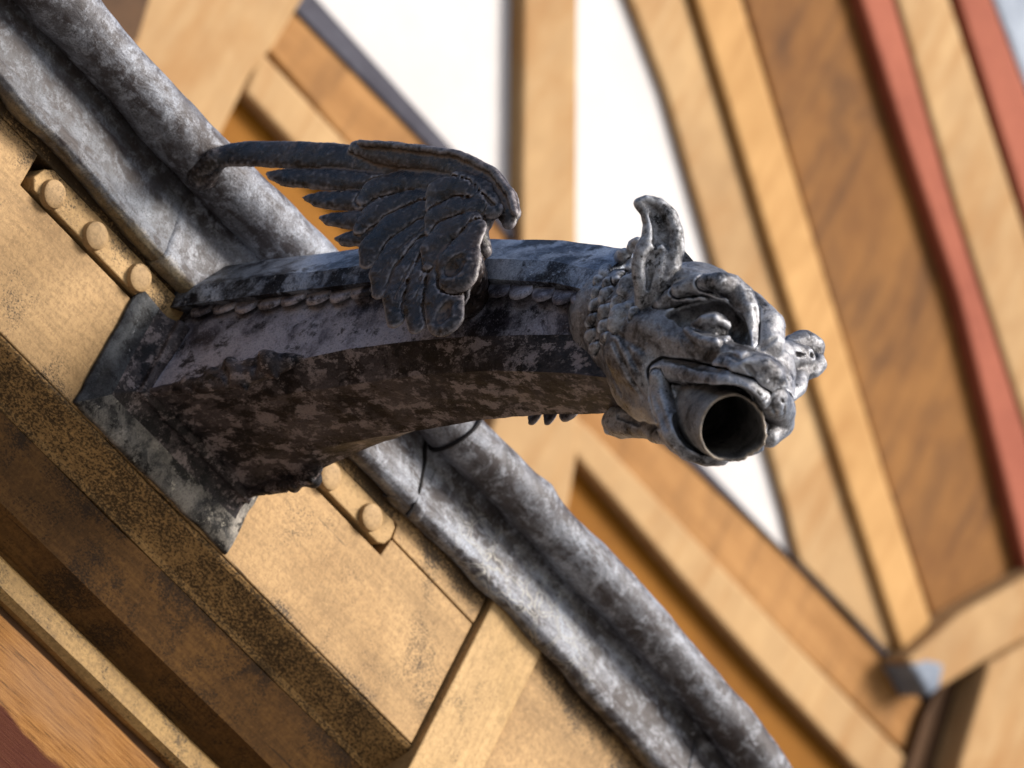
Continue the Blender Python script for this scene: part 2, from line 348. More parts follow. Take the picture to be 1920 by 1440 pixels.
# mouldings under the fascia, running along Y; each is an XZ profile swept with a slight waver
def sweep(name, prof, y0, y1, mat, parent, ny=120, amp=.0012, sc=6, closed=True, smooth=False, wav=None, sub=4):
    pr = []
    n = len(prof)
    for i in range(n if closed else n-1):
        a = np.array(prof[i]); b = np.array(prof[(i+1) % n])
        for k in range(sub): pr.append(a+(b-a)*k/sub)
    if not closed: pr.append(np.array(prof[-1]))
    pr = np.array(pr); m_ = len(pr); ys = np.linspace(y0, y1, ny)
    V = np.zeros((ny, m_, 3)); V[:, :, 0] = pr[None, :, 0]; V[:, :, 2] = pr[None, :, 1]; V[:, :, 1] = ys[:, None]
    if wav: V = wav(V, ys)
    V = V.reshape(-1, 3)
    i, j = np.meshgrid(np.arange(ny-1), np.arange(m_ if closed else m_-1), indexing='ij'); i = i.ravel(); j = j.ravel(); j2 = (j+1) % m_
    Fq = np.stack([i*m_+j, i*m_+j2, (i+1)*m_+j2, (i+1)*m_+j], 1)
    V = displace(V, Fq, amp, sc)
    if closed:
        F = [tuple(q) for q in Fq]+[tuple(range(m_)), tuple(range((ny-1)*m_, ny*m_))[::-1]]
        o = mesh_obj(name, V, F, mat, parent, smooth)
    else: o = mesh_obj(name, V, Fq, mat, parent, smooth)
    fix_normals(o); return o
ye = yj+.004
sweep('moulding', [(-.002, zb-.002), (-.006, zb-.008), (-.050, zb-.044), (-.056, zb-.052), (-.10, zb-.052), (-.10, zb-.002)], YL, ye, M['speckled'], cor)
sweep('soffit_board', [(-.057, zb-.054), (-.100, zb-.130), (-.150, zb-.155), (-.156, zb-.160), (-.30, zb-.160), (-.30, zb-.054)], YL, ye, M['brown'], cor)
sweep('fillet_strip', [(-.150, zb-.1615), (-.141, zb-.170), (-.142, zb-.200), (-.152, zb-.209), (-.30, zb-.209), (-.30, zb-.1615)], YL, ye, M['strip'], cor)
sweep('wall_board', [(-.168, zb-.216), (-.158, zb-.226), (-.150, zb-.50), (-.30, zb-.50), (-.30, zb-.2105), (-.18, zb-.2105)], YL, ye, M['bare'], cor)
# vertical trim at the joint, then the boards of the next bay
ty0 = yj+.002; ty1 = onX(1022, 1216, .014)[1]
slab('trim_board', [(ty0, -.75), (ty1, -.75), (ty1, .36), (ty0, .36)], -.16, .012, M['trim'], cor, .003)
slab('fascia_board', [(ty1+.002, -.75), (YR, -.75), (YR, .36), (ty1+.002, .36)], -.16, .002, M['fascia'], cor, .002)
slab('core_board', [(YL, -.9), (YR, -.9), (YR, .30), (YL, .30)], -.32, -.165, M['deep'], cor, 0)

# ================================================================== lead gutter
gut = thing('lead_gutter', 'grey lead gutter with a thick rolled rim above the ochre cornice', 'gutter')
def wavy(seed, a=.004):
    def f(V, ys):
        t = np.stack([ys*3.1+seed, ys*0+seed, ys*0], 1); t2 = t*[3, 1, 1]+5
        dz = a*vnoise(t)+a*.4*vnoise(t2); dx = a*vnoise(t+9)
        V[:, :, 2] += dz[:, None]; V[:, :, 0] += dx[:, None]*.6
        return V
    return f
def zshift(y): return np.interp(y, [-1.2, -.51, -.28, -.1, .014, .39, .52, .65, .78, .92, 1.07, 1.2, 2.3], [-.004, -.006, -.013, -.008, -.004, -.018, -.012, -.014, -.009, -.012, -.022, -.038, -.08])
def roll_part(name, y0, y1, r=.0385, grow=0., seed=0, bulge=None):
    cx, cz = .047, .333
    pr = [(cx+(r+grow)*math.cos(a), cz+(r+grow)*math.sin(a)) for a in np.linspace(math.radians(-158), math.radians(170), 40)]
    ny = int((y1-y0)/.012)
    def wv(V, ys):
        V[:, :, 2] += zshift(ys)[:, None]
        t = np.stack([ys*7+3, ys*0, ys*0], 1); sc = 1+.05*vnoise(t)
        c0 = V[:, :, 0]-cx; c2 = V[:, :, 2]-cz-zshift(ys)[:, None]
        if bulge:
            for by, ba, bw in bulge: sc = sc+ba*np.exp(-((ys-by)/bw)**2)
        V[:, :, 0] = cx+c0*sc[:, None]; V[:, :, 2] = cz+zshift(ys)[:, None]+c2*sc[:, None]
        return V
    o = sweep(name, pr, y0, y1, M['gutter'], gut, ny, .0028, 13, False, True, wv, 1)
    sd = o.modifiers.new('solid', 'SOLIDIFY'); sd.thickness = .003; sd.offset = -1
    return o
def apron_part(name, y0, y1, grow=0., seed=0, skew=0., mat='gutter'):
    g_ = grow
    pr = [(.004, .176), (.016+g_, .170), (.028+g_, .172), (.034+g_, .180), (.034+g_, .192), (.029+g_, .204), (.026+g_, .222), (.021+g_, .245), (.015+g_, .268), (.013+g_, .284), (.016+g_, .300), (.02, .325)]
    ny = int((y1-y0)/.012)
    def wv(V, ys):
        zt = (V[:, :, 2]-.17)/.15
        V[:, :, 2] += (zshift(ys)[:, None])*np.clip(zt, 0, 1)
        t = np.stack([ys*4.5+seed, ys*0+seed, ys*0], 1); t2 = t*[3.3, 1, 1]+5
        V[:, :, 2] += ((.006*vnoise(t)+.003*vnoise(t2))[:, None])*np.clip(1-zt*1.2, 0, 1)
        V[:, :, 2] += np.interp(ys, [-.6, -.2, .2, .45, .8, 1.1], [.006, -.002, .008, .015, .012, .006])[:, None]*np.clip(1-zt, 0, 1)
        V[:, :, 0] += (.004*vnoise(t+3))[:, None]
        # the end at y1 is cut on the skew
        V[:, :, 1] += skew*(zt-.3)*np.clip((ys-(y1-.15))/.15, 0, 1)[:, None]
        return V
    o = sweep(name, pr, y0, y1, M[mat], gut, ny, .0022, 16, False, True, wv, 4)
    sd = o.modifiers.new('solid', 'SOLIDIFY'); sd.thickness = .003; sd.offset = -1
    return o
ysm = .36
roll_part('roll', YL, ysm, grow=.0025)
roll_part('roll', ysm-.03, YR, bulge=[(.545, .13, .016)])
apron_part('apron', YL, -.16, grow=.003, seed=1, skew=.05, mat='gutter_dark')
apron_part('apron', -.2, ysm+.02, grow=.0005, seed=1, skew=-.06)
apron_part('apron', ysm-.02, 1.08, grow=-.003, seed=2)
apron_part('apron', 1.05, YR, grow=.002, seed=2)
V = []; F = []; sp = []
for a in np.linspace(math.radians(120), math.radians(-140), 26): sp.append((.047+.0432*math.cos(a), .333+float(zshift(ysm))+.0432*math.sin(a), ysm+.004+.008*math.sin(a*1.3)))
for (xx, zz, yy) in [(.0165, .294, ysm-.012), (.0175, .278, ysm-.005), (.020, .262, ysm+.004), (.026, .240, ysm+.006), (.031, .218, ysm+.010), (.036, .196, ysm+.010), (.037, .180, ysm+.012), (.031, .168, ysm+.013)]: sp.append((xx, zz, yy))
sp = np.array([(a, c, b) for a, b, c in sp]); tg = np.gradient(sp, axis=0); tg /= np.linalg.norm(tg, axis=1)[:, None]
for p_, t_ in zip(sp, tg):
    n1 = np.cross(t_, (0, 1, .01)); n1 /= np.linalg.norm(n1); n2 = np.cross(t_, n1)
    for k in range(8): V.append(p_+.0032*(n1*math.cos(k*math.pi/4)+n2*math.sin(k*math.pi/4)))
for i in range(len(sp)-1):
    for k in range(8): F.append((i*8+k, i*8+(k+1) % 8, (i+1)*8+(k+1) % 8, (i+1)*8+k))
mesh_obj('lap_seam', V, F, M['black'], gut, True)
slab('clip', [(1.13, .160), (1.185, .160), (1.19, .215), (1.135, .220)], .030, .041, M['gutter'], gut, .003)
rf = slab('roof', [(YL, .30), (YR, .30), (YR, .33), (YL, .33)], -2.4, .02, M['roofm'], None, 0); rf['kind'] = 'structure'; rf.name = 'roof'

# ================================================================== signed-distance sculpting
class Grid:
    def __init__(s, lo, hi, h):
        s.lo = np.array(lo, float); s.h = h; s.n = np.ceil((np.array(hi)-s.lo)/h).astype(int)+1
        s.D = np.full(s.n, .05, np.float32)
    def box(s, lo, hi):
        a = np.clip(np.floor((np.array(lo)-s.lo)/s.h).astype(int), 0, s.n); b = np.clip(np.ceil((np.array(hi)-s.lo)/s.h).astype(int)+1, 0, s.n)
        ax = [(s.lo[i]+s.h*np.arange(a[i], b[i])).astype(np.float32) for i in range(3)]
        return tuple(slice(a[i], b[i]) for i in range(3)), ax
    def comb(s, sl, d, k, op):
        A = s.D[sl]
        if op == 'u':
            if k > 0:
                h = np.maximum(k-np.abs(A-d), 0)/k; s.D[sl] = np.minimum(A, d)-h*h*k*.25
            else: s.D[sl] = np.minimum(A, d)
        else:
            d = -d
            h = np.maximum(k-np.abs(A-d), 0)/k; s.D[sl] = np.maximum(A, d)+h*h*k*.25
    def chain(s, pts, k=.01, op='u', flat=None, fs=1.0):
        """pts: [(x,y,z,r)...] tapered tube; flat=(nx,ny,nz) squashes along that direction by fs"""
        P = np.array(pts, float); r = P[:, 3]; mr = r.max()+k+.01
        sl, ax = s.box(P[:, :3].min(0)-mr, P[:, :3].max(0)+mr)
        if min(len(a) for a in ax) < 2: return
        X, Y, Z = np.meshgrid(*ax, indexing='ij', sparse=True)
        best = None
        nn = None if flat is None else np.array(flat, float)/np.linalg.norm(flat)
        for i in range(max(1, len(P)-1)):
            a = P[i]; b = P[min(i+1, len(P)-1)]
            dx, dy, dz = X-a[0], Y-a[1], Z-a[2]; e = b[:3]-a[:3]
            if nn is not None:
                q = (dx*nn[0]+dy*nn[1]+dz*nn[2])*(1/fs-1); dx = dx+q*nn[0]; dy = dy+q*nn[1]; dz = dz+q*nn[2]
                e = e+nn*(e@nn)*(1/fs-1)
            L = max(e@e, 1e-12); t = np.clip((dx*e[0]+dy*e[1]+dz*e[2])/L, 0, 1)
            d = np.sqrt((dx-t*e[0])**2+(dy-t*e[1])**2+(dz-t*e[2])**2)-(a[3]+t*(b[3]-a[3]))
            best = d if best is None else np.minimum(best, d)
        if nn is not None: best = best*(fs**.5)
        s.comb(sl, best.astype(np.float32), k, op)
    def ell(s, c, rad, k=.01, op='u', rot=None):
        c = np.array(c, float); rad = np.array(rad, float); mr = rad.max()+k+.01
        sl, ax = s.box(c-mr, c+mr)
        X, Y, Z = np.meshgrid(*ax, indexing='ij', sparse=True); X = X-c[0]; Y = Y-c[1]; Z = Z-c[2]
        if rot is not None: X, Y, Z = (rot[0][0]*X+rot[0][1]*Y+rot[0][2]*Z, rot[1][0]*X+rot[1][1]*Y+rot[1][2]*Z, rot[2][0]*X+rot[2][1]*Y+rot[2][2]*Z)
        k0 = np.sqrt((X/rad[0])**2+(Y/rad[1])**2+(Z/rad[2])**2)+1e-6; k1 = np.sqrt((X/rad[0]**2)**2+(Y/rad[1]**2)**2+(Z/rad[2]**2)**2)+1e-6
        s.comb(sl, (k0*(k0-1)/k1).astype(np.float32), k, op)
    def mesh(s):
        D = s.D; n = s.n; sg = D < 0
        c = np.zeros(n-1, np.int8)
        for i in (0, 1):
            for j in (0, 1):
                for k in (0, 1): c += sg[i:n[0]-1+i, j:n[1]-1+j, k:n[2]-1+k]
        act = np.argwhere((c > 0) & (c < 8)); idx = np.full(n-1, -1, np.int64); idx[tuple(act.T)] = np.arange(len(act))
        acc = np.zeros((len(act), 3)); cnt = np.zeros(len(act))
        cr = [(i, j, k) for i in (0, 1) for j in (0, 1) for k in (0, 1)]
        val = {q: D[act[:, 0]+q[0], act[:, 1]+q[1], act[:, 2]+q[2]] for q in cr}
        for q in cr:
            for axx in range(3):
                if q[axx] == 0:
                    q2 = tuple(q[m_]+(m_ == axx) for m_ in range(3)); a = val[q]; b = val[q2]; x = (a < 0) != (b < 0)
                    t = np.where(x, a/np.where(x, a-b, 1), 0); p = np.tile(np.array(q, float), (len(act), 1)); p[:, axx] += t
                    acc[x] += p[x]; cnt[x] += 1
        V = s.lo+s.h*(act+acc/cnt[:, None]); Fs = []
        for axx in range(3):
            o1, o2 = [(1, 2), (2, 0), (0, 1)][axx]
            e = [slice(None)]*3; e2 = [slice(None)]*3; e[axx] = slice(0, n[axx]-1); e2[axx] = slice(1, n[axx])
            ch_ = np.argwhere(sg[tuple(e)] != sg[tuple(e2)])
            ch_ = ch_[(ch_[:, o1] > 0) & (ch_[:, o2] > 0) & (ch_[:, o1] < n[o1]-1) & (ch_[:, o2] < n[o2]-1)]
            ins = sg[tuple(ch_.T)]
            def cell(a, b):
                q = ch_.copy(); q[:, o1] -= a; q[:, o2] -= b; return idx[tuple(q.T)]
            Q = np.stack([cell(0, 0), cell(1, 0), cell(1, 1), cell(0, 1)], 1); Q[~ins] = Q[~ins][:, ::-1]; Fs.append(Q)
        return V, np.concatenate(Fs)

# ================================================================== gargoyle
gar = thing('gargoyle', 'dark lead winged beast waterspout with open mouth jutting from the cornice', 'gargoyle')

# ---- trough body, lofted from eave to neck
def trace(pts, y0, k):
    q = np.array([onY(px, py, y0, k) for px, py in pts]); return q[np.argsort(q[:, 0])]
top = trace([(335, 513), (500, 487), (680, 467), (905, 447), (1040, 450), (1180, 468)], -.096, .055)
lc = trace([(320, 541), (500, 518), (690, 496), (905, 485), (1040, 491), (1115, 506)], -.134, .065)
lb = trace([(315, 577), (500, 551), (690, 529), (905, 522), (1040, 530), (1115, 547)], -.132, .065)
ft = trace([(310, 590), (500, 566), (690, 544), (905, 540), (1040, 547), (1115, 562)], -.108, .055)
ed = trace([(245, 740), (390, 715), (520, 682), (650, 655), (760, 641), (870, 632), (980, 628), (1100, 626), (1160, 634)], -.117, .09)
bz = np.array([(-.02, .002), (.02, .006), (.1, .018), (.26, .033), (.38, .043), (.5, .051), (.62, .050), (.76, .038), (.88, .018)])
def at(tr, x): return np.interp(x, tr[:, 0], tr[:, 1]), np.interp(x, tr[:, 0], tr[:, 2])
stn = np.linspace(-.02, .86, 260); NS = 12
rows = []
for x in stn:
    zb_ = np.interp(x, bz[:, 0], bz[:, 1]); wc = np.interp(x, [0, .1, .3, .5, .8], [.064, .059, .054, .050, .041])
    endf = np.clip((x-.785)/.012, 0, 1)       # the rim stops short of the neck
    e = at(ed, x); f_ = at(ft, x); b_ = at(lb, x); c_ = at(lc, x); t_ = at(top, x)
    b2 = (b_[0]*(1-endf)+(f_[0]+.002)*endf, b_[1]); c2 = (c_[0]*(1-endf)+(f_[0]+.012)*endf, c_[1])
    key = [(0, zb_-.001), (-wc, zb_), (e[0], e[1]), (f_[0], f_[1]), b2, c2, (t_[0]+endf*.01, t_[1]-endf*.004), (t_[0]+.03, t_[1]-.004), (0, t_[1]-.006)]
    rows.append(key)
rows = np.array(rows); nk = rows.shape[1]
ring = []
for i in range(nk-1):
    for k in range(NS): ring.append(rows[:, i]+(rows[:, i+1]-rows[:, i])*k/NS)
ring.append(rows[:, -1]); ring = np.stack(ring, 1)      # (nst, m, 2)
mir = ring[:, 1:-1][:, ::-1].copy(); mir[:, :, 0] *= -1
full = np.concatenate([ring, mir], 1); m_ = full.shape[1]
V = np.concatenate([np.broadcast_to(stn[:, None, None], (len(stn), m_, 1)), full], 2).reshape(-1, 3)
i, j = np.meshgrid(np.arange(len(stn)-1), np.arange(m_), indexing='ij'); i = i.ravel(); j = j.ravel(); j2 = (j+1) % m_
Fq = np.stack([i*m_+j, (i+1)*m_+j, (i+1)*m_+j2, i*m_+j2], 1)
V = displace(V, Fq, .0013, 11, 4); V = displace(V, Fq, .0006, 45, 2)
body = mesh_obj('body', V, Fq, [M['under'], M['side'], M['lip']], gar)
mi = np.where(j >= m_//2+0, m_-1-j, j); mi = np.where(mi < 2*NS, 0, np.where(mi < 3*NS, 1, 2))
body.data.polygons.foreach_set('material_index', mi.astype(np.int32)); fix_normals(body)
body.data.polygons.foreach_set('use_smooth', [True]*len(body.data.polygons))
body.data.set_sharp_from_angle(angle=math.radians(24))

# ---- row of scallops under the rim
def scallop(x0, x1, y, z, drop, tilt, sgn):
    n = 10; base = len(V); T = .007
    for lay, (yy, sc) in enumerate(((0, 1.0), (-T, .9))):
        for k in range(n+1):
            a = math.pi*k/n; xx = (x0+x1)/2-(x1-x0)/2*math.cos(a)*sc; dz = drop*math.sin(a)**.8*sc
            V.append((xx, sgn*(y+yy-.004*math.sin(a)), z-dz+tilt*(xx-(x0+x1)/2)))
        for k in range(n+1):
            a = math.pi*k/n; xx = (x0+x1)/2-(x1-x0)/2*math.cos(a)*sc
            V.append((xx, sgn*(y+yy*.3), z+.012+tilt*(xx-(x0+x1)/2)))
    m2 = n+1
    for k in range(n):
        F.append((base+2*m2+k, base+2*m2+k+1, base+3*m2+k+1, base+3*m2+k))
        F.append((base+k, base+k+1, base+2*m2+k+1, base+2*m2+k))
for sgn in (1, -1):
    V = []; F = []; x = .03; rr = random.Random(3)
    while x < .80:
        wd = (.045 if x < .5 else .04)*rr.uniform(.88, 1.12); xm = x+wd/2
        fy, fz = at(ft, xm); _, z2 = at(ft, xm+.02); _, z1_ = at(ft, xm-.02)
        scallop(x, x+wd, fy-.003-.003*rr.random(), fz-.003, .019*rr.uniform(.8, 1.15), (z2-z1_)/.04+rr.uniform(-.12, .12), sgn)
        x += wd*.93
    sc = mesh_obj('scallop_trim', V, F, M['side'], gar, True); fix_normals(sc)
    bv = sc.modifiers.new('sub', 'SUBSURF'); bv.levels = 1; bv.render_levels = 1

# ---- flared flange against the board
def flange():
    # nested rings (y0,y1,z0,z1,x): outer edge on the board, cove, raised rib, into the trough
    rings = [(-.190, .150, -.071, .135, .0025), (-.188, .148, -.069, .132, .008), (-.170, .134, -.050, .128, .0115), (-.150, .127, -.026, .124, .014),
             (-.136, .123, -.012, .12, .019), (-.127, .121, -.004, .12, .026), (-.1245, .121, -.0045, .12, .030), (-.1265, .122, -.0065, .12, .034), (-.1245, .120, -.004, .12, .0385), (-.117, .115, .004, .12, .040), (-.10, .10, .012, .12, .040)]
    V = []; nper = 40
    for (a, b, c, d, x) in rings:
        pts = []
        for k in range(nper): pts.append((a, d+(c-d)*k/nper))
        for k in range(nper): pts.append((a+(b-a)*k/nper, c))
        for k in range(nper+1): pts.append((b, c+(d-c)*k/nper))
        for (y, z) in pts: V.append((x, y, z))
    m3 = 3*nper+1; F = []
    for i in range(len(rings)-1):
        for k in range(m3-1): F.append((i*m3+k, i*m3+k+1, (i+1)*m3+k+1, (i+1)*m3+k))
    V = displace(np.array(V), np.array(F), .0022, 20, 3)
    V[:m3, 1:] += .0014*np.stack([vnoise(V[:m3]*60), vnoise(V[:m3]*60+7)], 1); V[m3:2*m3, 1:] += .0014*np.stack([vnoise(V[:m3]*60), vnoise(V[:m3]*60+7)], 1)
    # lower corners pulled to the uneven trimmed shape
    o = mesh_obj('flange', V, np.array(F), [M['flange'], M['under'], M['flange_dark']], gar, True)
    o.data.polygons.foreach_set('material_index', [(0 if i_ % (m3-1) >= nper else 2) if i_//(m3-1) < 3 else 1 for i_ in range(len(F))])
    fix_normals(o); sd = o.modifiers.new('solid', 'SOLIDIFY'); sd.thickness = .004; sd.offset = -1
flange()

# ---- acanthus leaves on both lower edges near the flange
def both(G, pts, k=.006, op='u', flat=None, fs=1.0, ax=1):
    G.chain(pts, k, op, flat, fs)
def leaf(sgn):
    G = Grid((.0, min(0, sgn*.18), -.08), (.36, max(0, sgn*.18), .12), .002)
    def c(pts, k=.006, op='u'):
        q = []
        for x, dz, out, r in pts:
            y, z = at(ed, x if sgn < 0 else x*.62); kd = 1 if sgn < 0 else .55; q.append((x if sgn < 0 else x*.62, sgn*(-y+out), z-dz*kd, r*(1 if sgn < 0 else .85)))
        G.chain(q, k, op)
    c([(.03, .0, -.004, .007), (.09, .002, -.002, .009), (.14, .0, .0, .010), (.20, -.006, .0, .013), (.26, -.004, -.002, .011), (.285, -.002, -.004, .005)], .008)
    c([(.14, -.01, .002, .010), (.16, .010, .0, .007), (.172, .022, -.006, .002)])
    c([(.17, -.012, .004, .014), (.195, .012, .004, .012), (.212, .032, -.002, .003)])
    c([(.225, -.012, .004, .014), (.245, .006, .010, .016), (.262, .028, .002, .004)])
    c([(.10, -.004, .0, .009), (.115, .012, -.003, .003)])
    c([(.13, .008, .0, .010), (.18, .014, .002, .011), (.23, .012, .002, .012), (.27, .004, .0, .009)])
    c([(.21, -.02, .016, .005), (.225, .0, .018, .005), (.228, .02, .012, .004)], .004, 's')
    c([(.16, -.01, .016, .005), (.178, .01, .014, .005), (.19, .03, .008, .003)], .004, 's')
    V, Fq = G.mesh(); V = displace(V, Fq, .0022, 40, 3); mesh_obj('leaf_ornament', V, Fq, M['under'], gar, True)
leaf(-1); leaf(1)

# ---- wings
WY0, WK = -.262, .235
wn = np.array([WK, -1, 0]); wn /= np.linalg.norm(wn)       # outward normal of the near wing
def W(px, py, r, off=0.0):
    p = onY(px, py, WY0-off, WK); return (*p, r/1090)
def wing():
    G = Grid((-.04, -.33, -.03), (.76, -.05, .44), .0021)
    fl = tuple(wn)
    def fe(pts, off, fs=.42, k=.0004, moat=0):
        if moat: G.chain([W(a, b, r+moat, off) for a, b, r in pts], .001, 's', fl, fs*.85)
        G.chain([W(a, b, r, off) for a, b, r in pts], k, 'u', fl, fs)
    # thin web behind everything
    for seg in ([(690, 330, 22), (800, 330, 34), (880, 345, 34)], [(740, 385, 26), (850, 390, 34), (905, 385, 22)], [(745, 440, 26), (840, 430, 36), (880, 420, 20)],
                [(765, 520, 30), (840, 500, 36)], [(790, 570, 22), (850, 560, 26)]):
        G.chain([W(a, b, r, -.004) for a, b, r in seg], .008, 'u', fl, .22)
    G.chain([W(790, 330, 26, .004), W(860, 345, 34, .006), (*W(915, 368, 26, .006),), W(940, 392, 16, .006)], .006, 'u', fl, .35)
    fe([(760, 318, 26), (700, 306, 26), (640, 296, 25), (560, 291, 25), (470, 288, 24), (425, 291, 22), (400, 302, 17), (392, 312, 10)], 0, .38)
    fe([(720, 343, 20), (600, 336, 19), (540, 333, 16), (512, 328, 9), (501, 325, 4)], .001)
    fe([(740, 378, 20), (640, 376, 18), (600, 374, 15), (576, 371, 6), (569, 371, 3)], .002)
    fe([(730, 414, 20), (650, 413, 16), (620, 411, 12), (602, 408, 4)], .002)
    fe([(730, 436, 22), (680, 444, 18), (652, 448, 14), (629, 446, 4)], .002)
    # coverts
    C = [[(683, 372, 11), (700, 354, 17), (740, 342, 18), (810, 338, 17)],
         [(676, 427, 11), (700, 402, 18), (745, 382, 18), (815, 369, 15)],
         [(690, 490, 12), (700, 462, 20), (735, 424, 21), (785, 398, 18), (815, 390, 12)],
         [(712, 548, 11), (720, 508, 20), (750, 465, 22), (790, 432, 18), (815, 412, 12)],
         [(742, 600, 12), (746, 556, 20), (768, 508, 22), (800, 462, 18), (825, 440, 12)],
         [(781, 612, 12), (783, 568, 19), (795, 520, 20), (815, 475, 16)],
         [(836, 600, 24), (832, 560, 26), (832, 515, 22), (840, 470, 14)]]
    for i_, c in enumerate(C):
        c = [(a, b, r*1.2) for a, b, r in c]; fe(c, .008+.0028*i_, .30, moat=3.2)
        # shaft groove along each feather
        G.chain([W(a-.25*r, b+.2*r, 1.3, .009+.0015*i_+r*.40/1090+.0008) for a, b, r in c[1:]], .002, 's')
    T = [[(812, 386, 12), (826, 358, 21), (856, 346, 22), (900, 362, 20), (925, 395, 14)],
         [(807, 432, 9), (820, 405, 18), (850, 390, 18), (890, 392, 16)],
         [(804, 497, 9), (812, 462, 18), (835, 434, 19), (880, 418, 18)],
         [(860, 520, 27), (862, 495, 30), (875, 460, 20), (892, 430, 16)]]
    for i_, c in enumerate(T):
        c = [(a, b, r*1.14) for a, b, r in c]; fe(c, .024+.002*i_, .36, moat=3.2)
    # dimple in the round lobe
    G.ell(W(853, 495, 1, .040)[:3], (.016, .008, .020), .006, 's')
    G.ell(W(832, 585, 1, .034)[:3], (.012, .007, .020), .006, 's')
    # leading edge with hooked wrist
    G.chain([W(667, 276, 12, .010), W(720, 287, 22, .010), W(800, 300, 24, .010), W(862, 314, 25, .011), W(912, 340, 25, .012), (*W(943, 376, 22, .012),), W(957, 402, 17, .012), W(955, 418, 12, .012)], .003, 'u', fl, .55)
    G.chain([W(690, 302, 3, .027), W(800, 318, 3, .027), W(880, 340, 3, .027), W(925, 385, 3, .027)], .004, 's')
    G.chain([W(675, 268, 5, .024), W(760, 276, 6, .024), W(860, 290, 7, .024), W(925, 322, 7, .024), W(958, 366, 6, .024), W(966, 400, 5, .024)], .004, 'u')
    G.chain([W(800, 338, 22, .010), W(860, 345, 26, .012), W(905, 362, 24, .014), W(938, 390, 16, .014)], .002, 'u', fl, .3)
    q = W(404, 300, 1, .0); G.chain([(q[0], q[1], q[2], .016), (q[0]-.03, q[1]+.012, q[2]-.012, .022)], .012)
    # shoulder stub rooted in the trough side
    p = onY(860, 540, -.10); q = W(865, 500, 1, .01)
    G.chain([(p[0], p[1], p[2], .045), (q[0], q[1], q[2], .03)], .01)
    p = onY(905, 470, -.12); G.chain([(*p, .012), W(890, 430, 20, .005), W(905, 400, 20, .008)], .01)
    return G.mesh()
V, Fq = wing(); V = displace(V, Fq, .0008, 55, 3); V = displace(V, Fq, .0004, 170, 2)
wo = mesh_obj('wing', V, Fq, M['wing'], gar, True)
V2 = V.copy(); V2[:, 1] = -V2[:, 1]-.04; V2[:, 2] += .056
mesh_obj('wing', V2, Fq[:, ::-1].copy(), M['wing'], gar, True)

# ---- head: frame at the mouth, turned a little towards the viewer and drooping
psi, tau = math.radians(19), math.radians(30)
HF = np.array([math.cos(tau)*math.cos(psi), -math.cos(tau)*math.sin(psi), -math.sin(tau)])
HL = np.array([math.sin(psi), math.cos(psi), 0]); HU = np.cross(HF, HL); HU *= np.sign(HU[2])
MO = onY(1372, 803, -.035)
def H(px, py, a, r=None):
    """sight line cut at distance a behind the mouth, in head coordinates (forward, far side, up)"""
    p = onp(px, py, HF, HF@MO-a)-MO; q = (p@HF, p@HL, p@HU)
    return q if r is None else (*q, r)
HM = np.array([HF, HL, HU]); CH = HM@(CAM-MO)
G = Grid((-.46, -.20, -.14), (.05, .21, .26), .0018)
def S(px, py, off, r):
    """sight line dropped on the surface sculpted so far, lifted by off towards the viewer"""
    d = HM@ray(px, py); dn = d/np.linalg.norm(d); L0 = np.linalg.norm(CH)
    t = np.arange(L0-.15, L0+.55, .0009); P = CH+dn*t[:, None]; I = np.round((P-G.lo)/G.h).astype(int)
    ok = np.all((I >= 0) & (I < G.n), 1); I = I[ok]; P = P[ok]; dd = G.D[tuple(I.T)]
    neg = np.where(dd < 0)[0]; k = neg[0] if len(neg) else int(np.argmin(dd))
    return (*(P[k]-dn*off), r)
def c(pts, k=.015, op='u', flat=None, fs=1.): G.chain([H(*p) for p in pts], k, op, flat, fs)
def d(pts, k=.005, op='u', moat=0):
    """detail stroke: (px, py, lift, radius)"""
    P = [S(*p) for p in pts]
    if moat: G.chain([(*p[:3], p[3]+moat) for p in P], .0015, 's')
    G.chain(P, k, op)
# -- base masses
G.chain([(*(HM@(onY(1060, 575, 0)-MO)), .058), (*(HM@(onY(1150, 590, 0)-MO)), .064)], .02)
c([(1165, 600, .36, .066), (1245, 600, .28, .070), (1305, 608, .22, .070)], .03)
c([(1200, 670, .32, .050), (1235, 715, .22, .050)], .03)
c([(1300, 575, .22, .05), (1372, 608, .16, .048)], .03)
c([(1300, 665, .18, .058), (1372, 695, .09, .044), (1400, 716, .03, .036), (1430, 722, .015, .030)], .03)
c([(1180, 640, .30, .044), (1235, 690, .20, .042), (1255, 745, .14, .022)], .03)
c([(1440, 700, .12, .036), (1450, 750, .07, .026)], .03)
c([(1205, 725, .25, .036), (1245, 770, .14, .022), (1282, 815, .09, .026), (1340, 820, .07, .030), (1400, 810, .06, .030)], .02)
# -- forehead folds and far brow bulge
d([(1262, 522, -.004, .012), (1310, 530, -.004, .014), (1350, 545, -.002, .012)], .02)
c([(1402, 585, .15, .026), (1434, 614, .125, .026), (1442, 645, .10, .020)], .008)
# -- cheekbone: one broad smooth bulge from under the ear to the muzzle
d([(1190, 612, -.016, .030), (1232, 620, -.014, .030), (1262, 640, -.012, .026), (1300, 652, -.010, .022), (1340, 660, -.009, .018), (1362, 664, -.008, .013)], .014)
d([(1178, 660, -.02, .030), (1215, 690, -.018, .028)], .02)
